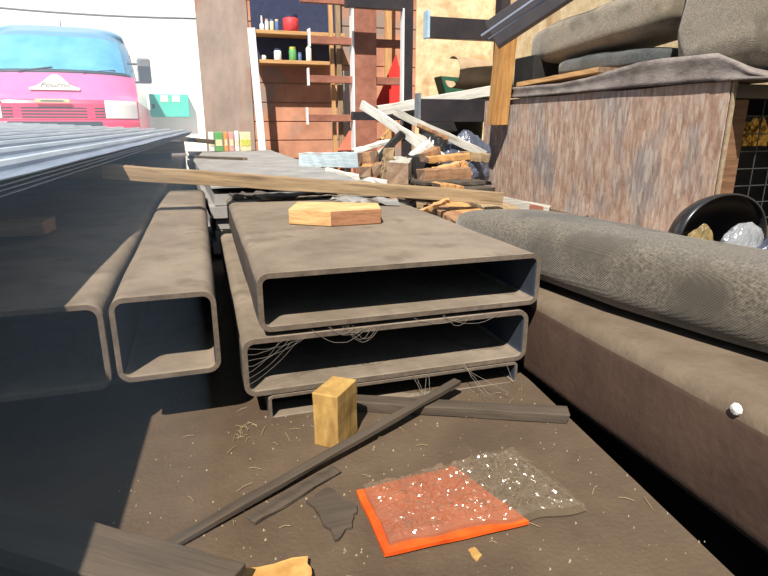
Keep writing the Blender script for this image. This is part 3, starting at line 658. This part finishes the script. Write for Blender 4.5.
lum('dark plank filling the left of the pile', (404, 166), (432, 162), 3.2, 3.2, .12, .10, 'dullblack', 95, end='dullblack')
lum('rounded brown bark piece under the dark boards', (437, 188), (458, 190), 2.5, 2.5, .10, .05, 'orangewood', 96)
lum('small stick leaning in front of the long board', (421, 212), (449, 200), 1.75, 1.95, .015, .018, 'pine', 97)
lum('brown board lying diagonally below the long board', (438, 208), (470, 226), 2.15, 1.7, .09, .03, 'brownwood', 98)
lum('orange board with torn strands right of the small stick', (450, 205), (487, 222), 2.2, 1.75, .10, .03, 'orangewood', 99)
lum('wide beige board end near the crate foot', (480, 203), (512, 214), 2.3, 1.9, .13, .03, 'oldwood', 100)
tri('board_offcut', 'pale triangular board tip at the foot of the crate panel', [(492, 194), (530, 203), (527, 220), (500, 217)], 2.25, 'greywood', t=.03, cat='board')
tri('board_offcut', 'reddish brown board end at the foot of the crate panel', [(528, 204), (545, 207), (545, 224), (526, 220)], 2.4, 'rust', t=.03, cat='board')
lum('brown wooden brace deep in the pile under the lower arm', (418, 125), (450, 140), 3.9, 3.9, .03, .03, 'brownwood', 101)
# bulk filling under the visible lumber
rnd = random.Random(77)
labs = ['grey', 'brown', 'dark', 'tan']; ms_ = ['greywood', 'brownwood', 'darkwood', 'oldwood']
for i in range(30):
    c = V((rnd.uniform(1.05, 1.6), rnd.uniform(2.5, 3.6), 0)); a = rnd.uniform(0, 3.14); l = rnd.uniform(.2, .45); z = rnd.uniform(.03, .16)
    lo = V((c.x - math.cos(a) * l / 2, c.y - math.sin(a) * l / 2, z)); hi = V((c.x + math.cos(a) * l / 2, c.y + math.sin(a) * l / 2, z + rnd.uniform(-.01, .06)))
    lo.x = max(lo.x, .9); hi.x = max(hi.x, .9); lo.x = min(lo.x, 1.75); hi.x = min(hi.x, 1.75)
    if (hi - lo).length < .1: continue
    plank('wood_scrap', ('small grey wood scrap', 'small brown wood scrap', 'small dark wood scrap', 'small tan wood scrap')[i % 4] + ' jumbled at the bottom of the lumber pile', 'wood scrap', lo, hi,
          rnd.uniform(.04, .1), rnd.uniform(.02, .05), ms_[i % 4], group=labs[i % 4] + ' scraps under the lumber pile', seed=200 + i)
crumple('black_bag', 'glossy black bin bag under the lower rack arm', 'bag', V((ay(466, 142, 3.95).x, 3.95, .24)), (.19, .14, .26), 'bluegreybag', seed=21, amp=.15, freq=1.2)
crumple('black_bag', 'dark bin bag behind the steel frame foot', 'bag', V((ay(434, 146, 4.4).x, 4.4, .24)), (.18, .14, .26), 'black', seed=22, amp=.15, freq=1.2)
crumple('white_rag', 'pale crumpled rag left of the black bags', 'rag', ay(420, 141, 3.9), (.05, .04, .045), 'greywood', seed=23, amp=.15, freq=1.4)

# ------------------------------------------------------------------ shelves on the back wall
Ys = YB - .2
sh = thing('shelf_unit', 'open wooden shelves on the back wall holding jars', 'shelf', (1.05, Ys, 0))
pa = ay(251, 28, Ys - .12); pb = ay(262, 160, Ys - .12)
L = (V((pb.x, Ys - .12, 0)) - pa).length
plank_mb(L, .075, .03, 2).build('side_board', ['whiteandlit'], sh, frame((pb.x + .02, Ys - .12, .0), pa, (0, 1, 0)), bevel=.003)
def shelf_at(px, py, px2, d0=.2):
    p = ay(px, py, Ys - .1); q = ay(px2, py, Ys - .1); b = MB(); b.box(p.x, q.x, Ys - .1, Ys + .195, p.z - .018, p.z + .018); b.build('shelf_board', ['pine'], sh, bevel=.003); return p
s1 = shelf_at(254, 31, 345); s2 = shelf_at(258, 61, 332)
b = MB(); b.box(s1.x, ay(345, 60, Ys).x, Ys + .15, Ys + .183, s2.z + .02, s1.z - .02); b.build('shade_panel', ['c_navy'], sh)  # navy sheet paints the shade inside the shelf box
b = MB(); b.box(s1.x, ay(345, 60, Ys).x, Ys + .15, Ys + .183, s1.z + .02, s1.z + .75); b.build('shade_panel', ['c_navy'], sh)  # navy sheet, shade above the top shelf put into its colour
def jar(name, label, px, pyb, h_px, w_px, m, lid, cat='jar', neck=None, red=False):
    y = Ys - .02; base = s1.z + .018 if pyb < 40 else s2.z + .018; x = ay(px, pyb, y).x
    sc = (ay(px, pyb - 10, y) - ay(px, pyb, y)).z / 10; h = h_px * sc; r = w_px * sc / 2
    t = thing(name, label, cat, (x, y, base), 'jars and bottles on the shelves')
    b = MB()
    if neck: b.lathe([(r * .9, 0), (r, .01), (r, h * .4), (r * .35, h * .52), (r * .3, h * .93)], 14, 0, (x, y, base))
    else: b.lathe([(r * .9, 0), (r, h * .08), (r, h * .75), (r * .8, h * .84)], 14, 0, (x, y, base))
    b.build('jar_body', [m], t, smooth=True)
    b = MB(); b.lathe([(r * (.36 if neck else .85), h * (.93 if neck else .84)), (r * (.36 if neck else .85), h)], 14, 0, (x, y, base)); b.build('lid', [lid], t, smooth=False)
jar('bottle', 'white bottle at the left of the top shelf', 262, 28, 15, 5, 'c_white', 'c_white', 'bottle', True)
jar('jar', 'pale jar second from left on the top shelf', 267, 28, 12, 4, 'c_white', 'c_pink')
jar('jar', 'grey jar in the middle of the top shelf', 272, 28, 12, 4.5, 'c_cream', 'c_blue')
jar('jar', 'dim jar left of the round red tub', 277, 28, 12, 4.5, 'c_blue', 'c_cream')
jar('round_tub', 'round red tub on the top shelf', 291, 31, 17, 17, 'c_red', 'c_navy', 'tub')
jar('jar', 'low white jar at the left of the second shelf', 264, 60, 5, 5, 'c_white', 'c_white')
jar('jar', 'dark jar with a white label on the second shelf', 278, 60, 12, 8, 'c_white', 'c_navy')
jar('jar', 'green and yellow jar on the second shelf', 293, 61, 14, 8, 'c_green', 'c_yellow')
jar('jar', 'small blue jar right of the green jar', 300, 61, 9, 4, 'c_blue', 'c_blue')
jar('bottle', 'white necked bottle at the right of the second shelf', 309, 62, 32, 6, 'c_white', 'c_white', 'bottle', True)

# tins and packets standing at the end of the pale sheets
zt = .306
for k, (px0, px1, m, lab) in enumerate(((209, 215, 'c_white', 'white packet, leftmost in the row at the wall foot'), (215, 224, 'c_green', 'green patterned packet in the row at the wall foot'),
        (224, 229, 'c_orange', 'narrow orange packet in the row at the wall foot'), (229, 235, 'c_pink', 'dusky pink packet in the row at the wall foot'),
        (235, 240, 'c_white', 'narrow white packet right of the pink one'), (240, 252, 'c_cream', 'cream packet, rightmost in the row at the wall foot'))):
    y = 5.75; a = ay(px0 + .4, 148, y); c = ay(px1 - .4, 148, y); top = ay(px0, 132 - (k == 4), y).z
    b = MB(); b.box(a.x, c.x, y, y + .09, zt, top); o = b.build('packet', [m], bevel=.006); tag(o, lab, 'packet', 'packets in a row')
    b = MB(); b.box(a.x + .008, c.x - .008, y - .003, y - .0005, zt + .05, zt + .11)
    b.build('label_patch', ['c_cream' if m != 'c_cream' else 'c_yellow'], o)

# ------------------------------------------------------------------ outside: van, teal box, cable
vc = ay(66, 100, 9.0); VR = Matrix.Translation(V((vc.x - .15, 9.0, 0))) @ Matrix.Rotation(math.radians(2.5), 4, 'Z') @ Matrix.Diagonal((1.04, 1, .90, 1))
van = thing('van', 'pink-red delivery van with blue windscreen parked outside the shed', 'van', (0, 0, 0)); van.matrix_basis = VR
sv = .98
# profile (y back, z): centreline of the front
prof_v = [(-.08, .30), (-.10, .45), (-.10, .66), (-.06, .70), (-.05, .92), (-.02, .98), (.22, 1.10), (.42, 1.36), (.46, 1.42), (.86, 1.98), (.95, 2.06), (1.25, 2.20), (2.2, 2.26), (4.8, 2.26)]
def hw(z): return 1.0 if z < 1.0 else 1.0 - .18 * ((z - 1.0) / 1.26) ** 1.6
def vpt(u, t):
    f = t; i = min(int(f), len(prof_v) - 2); a = prof_v[i]; c = prof_v[i + 1]; k = f - i
    y = a[0] + (c[0] - a[0]) * k; z = a[1] + (c[1] - a[1]) * k; x = u * hw(z)
    au = abs(u); y += .30 * au ** 5 * (1 if z < 2.1 else .3); z -= .10 * au ** 6 * (1 if z > 1.9 else 0) + (.03 * au ** 2 if 1.0 < z < 1.9 else 0)
    return V((x, y, z))
def panel(name, t0, t1, u0, u1, m, parent, off=0, nu=24, nv=8, smooth=True, solid=0):
    b = MB()
    b.grid(lambda u, v: vpt(u0 + (u1 - u0) * u, t0 + (t1 - t0) * v) + V((0, -off, off * .5)), nu, nv)
    return b.build(name, [m], parent, VR, smooth=smooth, solid=solid)
# body shell
b = MB(); b.grid(lambda u, v: vpt(-1 + 2 * u, v * 13), 32, 52, mi=lambda u, v: 0 if v * 13 < 5 else (1 if v * 13 < 7.6 else (3 if v * 13 < 12 else 2)))
def side(sgn):
    n = 40; vs = []; 
    for j in range(n + 1):
        p = vpt(sgn, 13 * j / n); vs.append(p)
    base = len(vs)
    for j in range(n + 1): p = vs[j]; vs.append(V((p.x * 1.0, 4.8, p.z)))
    fs = [(j, j + 1, base + j + 1, base + j) if sgn > 0 else (j, base + j, base + j + 1, j + 1) for j in range(n)]
    b.add(vs, fs, [0 if 13 * j / n < 5 else 2 for j in range(n)])
side(1); side(-1)
b.build('van_body', ['vanred', 'vanredlit', 'vanwhite', 'vanvisor'], van, VR, smooth=True)
panel('windscreen', 8.05, 9.0, -.90, .90, 'vanglass', van, off=.012)
w = panel('screen_trim', 7.8, 8.03, -.95, .95, 'vandark', van, off=.014)
for s_ in (-.45, .35):
    b = MB(); b.pipe([vpt(s_, 7.95) + V((0, -.03, 0)), vpt(s_ + .42, 8.12) + V((0, -.035, 0))], .010, 6); b.build('wiper', ['vandark'], van, VR)
panel('lower_air_intake', 1.3, 2.0, -.55, .55, 'vandark', van, off=.01)
g = panel('grille', 2.9, 3.95, -.82, .82, 'vanred', van, off=.012)
for gx0, gx1 in ((-.72, -.47), (-.38, .38), (.47, .72)):
    for k in range(4):
        t0 = 3.08 + .2 * k; b = MB(); b.grid(lambda u, v: vpt(gx0 + (gx1 - gx0) * u, t0 + .09 * v) + V((0, -.018, 0)), 6, 2); b.build('grille_slot', ['vandark'], g, VR)
b = MB(); b.box(-.20, .20, -.115, -.085, .93, .985); q = b.build('maker_badge', ['c_cream'], van, VR, bevel=.006); q['label'] = 'cream oval-ended badge above the grille'
b2 = MB(); b2.box(-.13, .13, -.118, -.116, .948, .966); b2.build('badge_lettering', ['ink'], q, VR)
for s_ in (1, -1):
    h = panel('headlight', 3.0, 4.75, .60 * s_ if s_ > 0 else -.985, .985 if s_ > 0 else -.60, 'vanwhite', van, off=.02, nu=10)
    b = MB(); x0 = s_ * 1.12
    b.box(x0 - .09, x0 + .09, .62, .72, 1.28, 1.68); mr = b.build('side_mirror', ['bluegrey'], van, VR, bevel=.03)
    b = MB(); b.box(x0 - .075, x0 + .075, .612, .618, 1.31, 1.55); b.build('mirror_glass', ['vandark'], mr, VR)
    b = MB(); b.pipe([(s_ * .93, .75, 1.30), (x0, .68, 1.31)], .018, 8); b.pipe([(s_ * .90, .75, 1.60), (x0, .68, 1.58)], .018, 8); b.build('mirror_arm', ['vandark'], mr, VR)
    b = MB(); X_ = lambda z: s_ * (hw(z) + .006)
    b.add([(X_(1.35), 1.0, 1.36), (X_(1.35), 1.9, 1.36), (X_(1.9), 1.9, 1.95), (X_(1.9), 1.25, 1.95)], [(0, 1, 2, 3) if s_ > 0 else (3, 2, 1, 0)])
    b.build('side_window', ['vanglass'], van, VR)
    for y in (.95, 3.7):
        b = MB(); b.lathe([(.30, -.1), (.33, -.08), (.33, .08), (.30, .1)], 28)
        Mx = VR @ Matrix.Translation((s_ * .88, y, .33)) @ Matrix.Rotation(math.pi / 2, 4, 'Y'); wl = b.build('wheel', ['rubber'], van, Mx, smooth=False)
        b = MB(); b.lathe([(.18, -.105), (.18, .105)], 20); b.build('hub_cap', ['galv'], wl, Mx)
# emblem : white rounded-triangle plate with a script word
ea = vpt(0, 6.05); eb = vpt(0, 6.85); dirv = (eb - ea).normalized(); nrm = V((0, -dirv.z, dirv.y)).normalized()
EM = VR @ Matrix.Translation(ea + nrm * .022) @ Matrix(((1, 0, 0, 0), (0, dirv.y, nrm.y, 0), (0, dirv.z, nrm.z, 0), (0, 0, 0, 1)))
b = MB(); pts = []
for i in range(21):
    t = i / 20; x = -.30 + .60 * t; pts.append((x, .035 + .27 * math.exp(-(x / .16) ** 2), 0))
pts = [(-.30, 0, 0)] + pts + [(.30, 0, 0)]; n = len(pts)
b.add(pts + [(p_[0], p_[1], .008) for p_ in pts], [tuple(range(n)), tuple(range(n, 2 * n))[::-1]] + [(k, (k + 1) % n, n + (k + 1) % n, n + k) for k in range(n)])
em = b.build('emblem', ['c_white'], van, EM); em['label'] = 'white hill-shaped emblem with script lettering on the bonnet'
cu = bpy.data.curves.new('lettering', 'FONT'); cu.body = 'Fournil'; cu.size = .125; cu.shear = .35; cu.align_x = 'CENTER'; cu.extrude = .002
tmp = bpy.data.objects.new('tmp', cu); COL.objects.link(tmp); dg = bpy.context.evaluated_depsgraph_get()
me = bpy.data.meshes.new_from_object(tmp.evaluated_get(dg)); bpy.data.objects.remove(tmp)
me.materials.clear(); me.materials.append(M['ink']); lt = bpy.data.objects.new('lettering', me); COL.objects.link(lt); lt.parent = em
lt.matrix_basis = Matrix.Translation((0, .05, .012))
b = MB(); b.pipe([(0, 1.6, 2.24), (0, 1.62, 2.36)], .008, 6); b.build('aerial', ['vandark'], van, VR)

YW = 14.58
p0 = ay(152, 117, YW); p1 = ay(188, 95, YW)
bx = thing('electric_box', 'teal metal box mounted on the white wall right of the van', 'box', ((p0.x + p1.x) / 2, YW, p0.z))
b = MB(); b.box(p0.x, p1.x, YW - .25, YW, p0.z, p1.z); b.build('box_body', ['teal'], bx, bevel=.01)
for k in (0, 1):
    xa = p0.x + (p1.x - p0.x) * (.28 + .30 * k); b = MB(); b.box(xa, xa + .17, YW - .256, YW - .2505, p0.z + .33, p0.z + .47); b.build('sticker', ['c_white'], bx)
b = MB(); b.box(p0.x + .05, p0.x + .1, YW - .27, YW - .2505, p0.z + .18, p0.z + .28); b.build('latch', ['vandark'], bx)
b = MB(); a = ay(-80, 0, 11.5); c = ay(215, 19, 11.5)
b.pipe([a.lerp(c, i / 12) + V((0, 0, -.06 * math.sin(math.pi * i / 12))) for i in range(13)], .02, 6); tag(b.build('overhead_cable', ['ink']), 'thin greenish cable strung across the yard above the van', 'cable')

# diagonal dark beams at the top
plank('steel_bar', 'thick dark steel bar slanting down at the top centre over the rack arm', 'bar', ay(492, 36, 2.2), ay(660, -76, 1.9), .10, .105, 'rack', seed=120, end='rack', rag=0)
plank('steel_bar', 'second dark steel bar just above the slanting thick bar', 'bar', ay(511, 15, 2.3), ay(640, -85, 2.0), .08, .035, 'rack', seed=121, end='rack', rag=0)
plank('bar_edge_line', 'thin bright edge line along the slanting dark bar', 'rod', ay(481, 36, 2.1), ay(640, -74, 1.82), .008, .008, 'rackedge', seed=122, end='rackedge', rag=0)  # thin bright strips drawn as the lighter edge lines of the bar
plank('bar_edge_line', 'second bright edge line beside the first on the slanting bar', 'rod', ay(488, 39, 2.1), ay(650, -72, 1.82), .006, .006, 'rackedge', seed=123, end='rackedge', rag=0)

# ------------------------------------------------------------------ light
sd = V((.41, .68, -1)).normalized()
sl = bpy.data.lights.new('sun', 'SUN'); sl.energy = 9.5; sl.angle = .012; sl.color = (1, .93, .82); so = bpy.data.objects.new('sun', sl); COL.objects.link(so)
so.rotation_euler = sd.to_track_quat('-Z', 'Y').to_euler()
w = bpy.data.worlds.new('world'); SC.world = w; w.use_nodes = True
bg = w.node_tree.nodes['Background']; bg.inputs[0].default_value = (.55, .75, 1, 1); bg.inputs[1].default_value = .45

# ------------------------------------------------------------------ thin haze volume added for the lens flare veil at the left
hz = bpy.data.materials.new('haze'); hz.use_nodes = True; n = hz.node_tree.nodes; n.remove(n['Principled BSDF'])
vs_ = n.new('ShaderNodeVolumeScatter'); vs_.inputs['Color'].default_value = (.55, .75, 1, 1); vs_.inputs['Density'].default_value = .07; vs_.inputs['Anisotropy'].default_value = .2
hz.node_tree.links.new(vs_.outputs[0], n['Material Output'].inputs['Volume']); M['haze'] = hz
b = MB(); b.box(-3.0, -.02, -1.2, 6.2, .002, 1.8); tag(b.build('flare_veil', ['haze']), 'thin bluish haze volume added for the lens flare veil at the left', 'haze', kind='stuff')
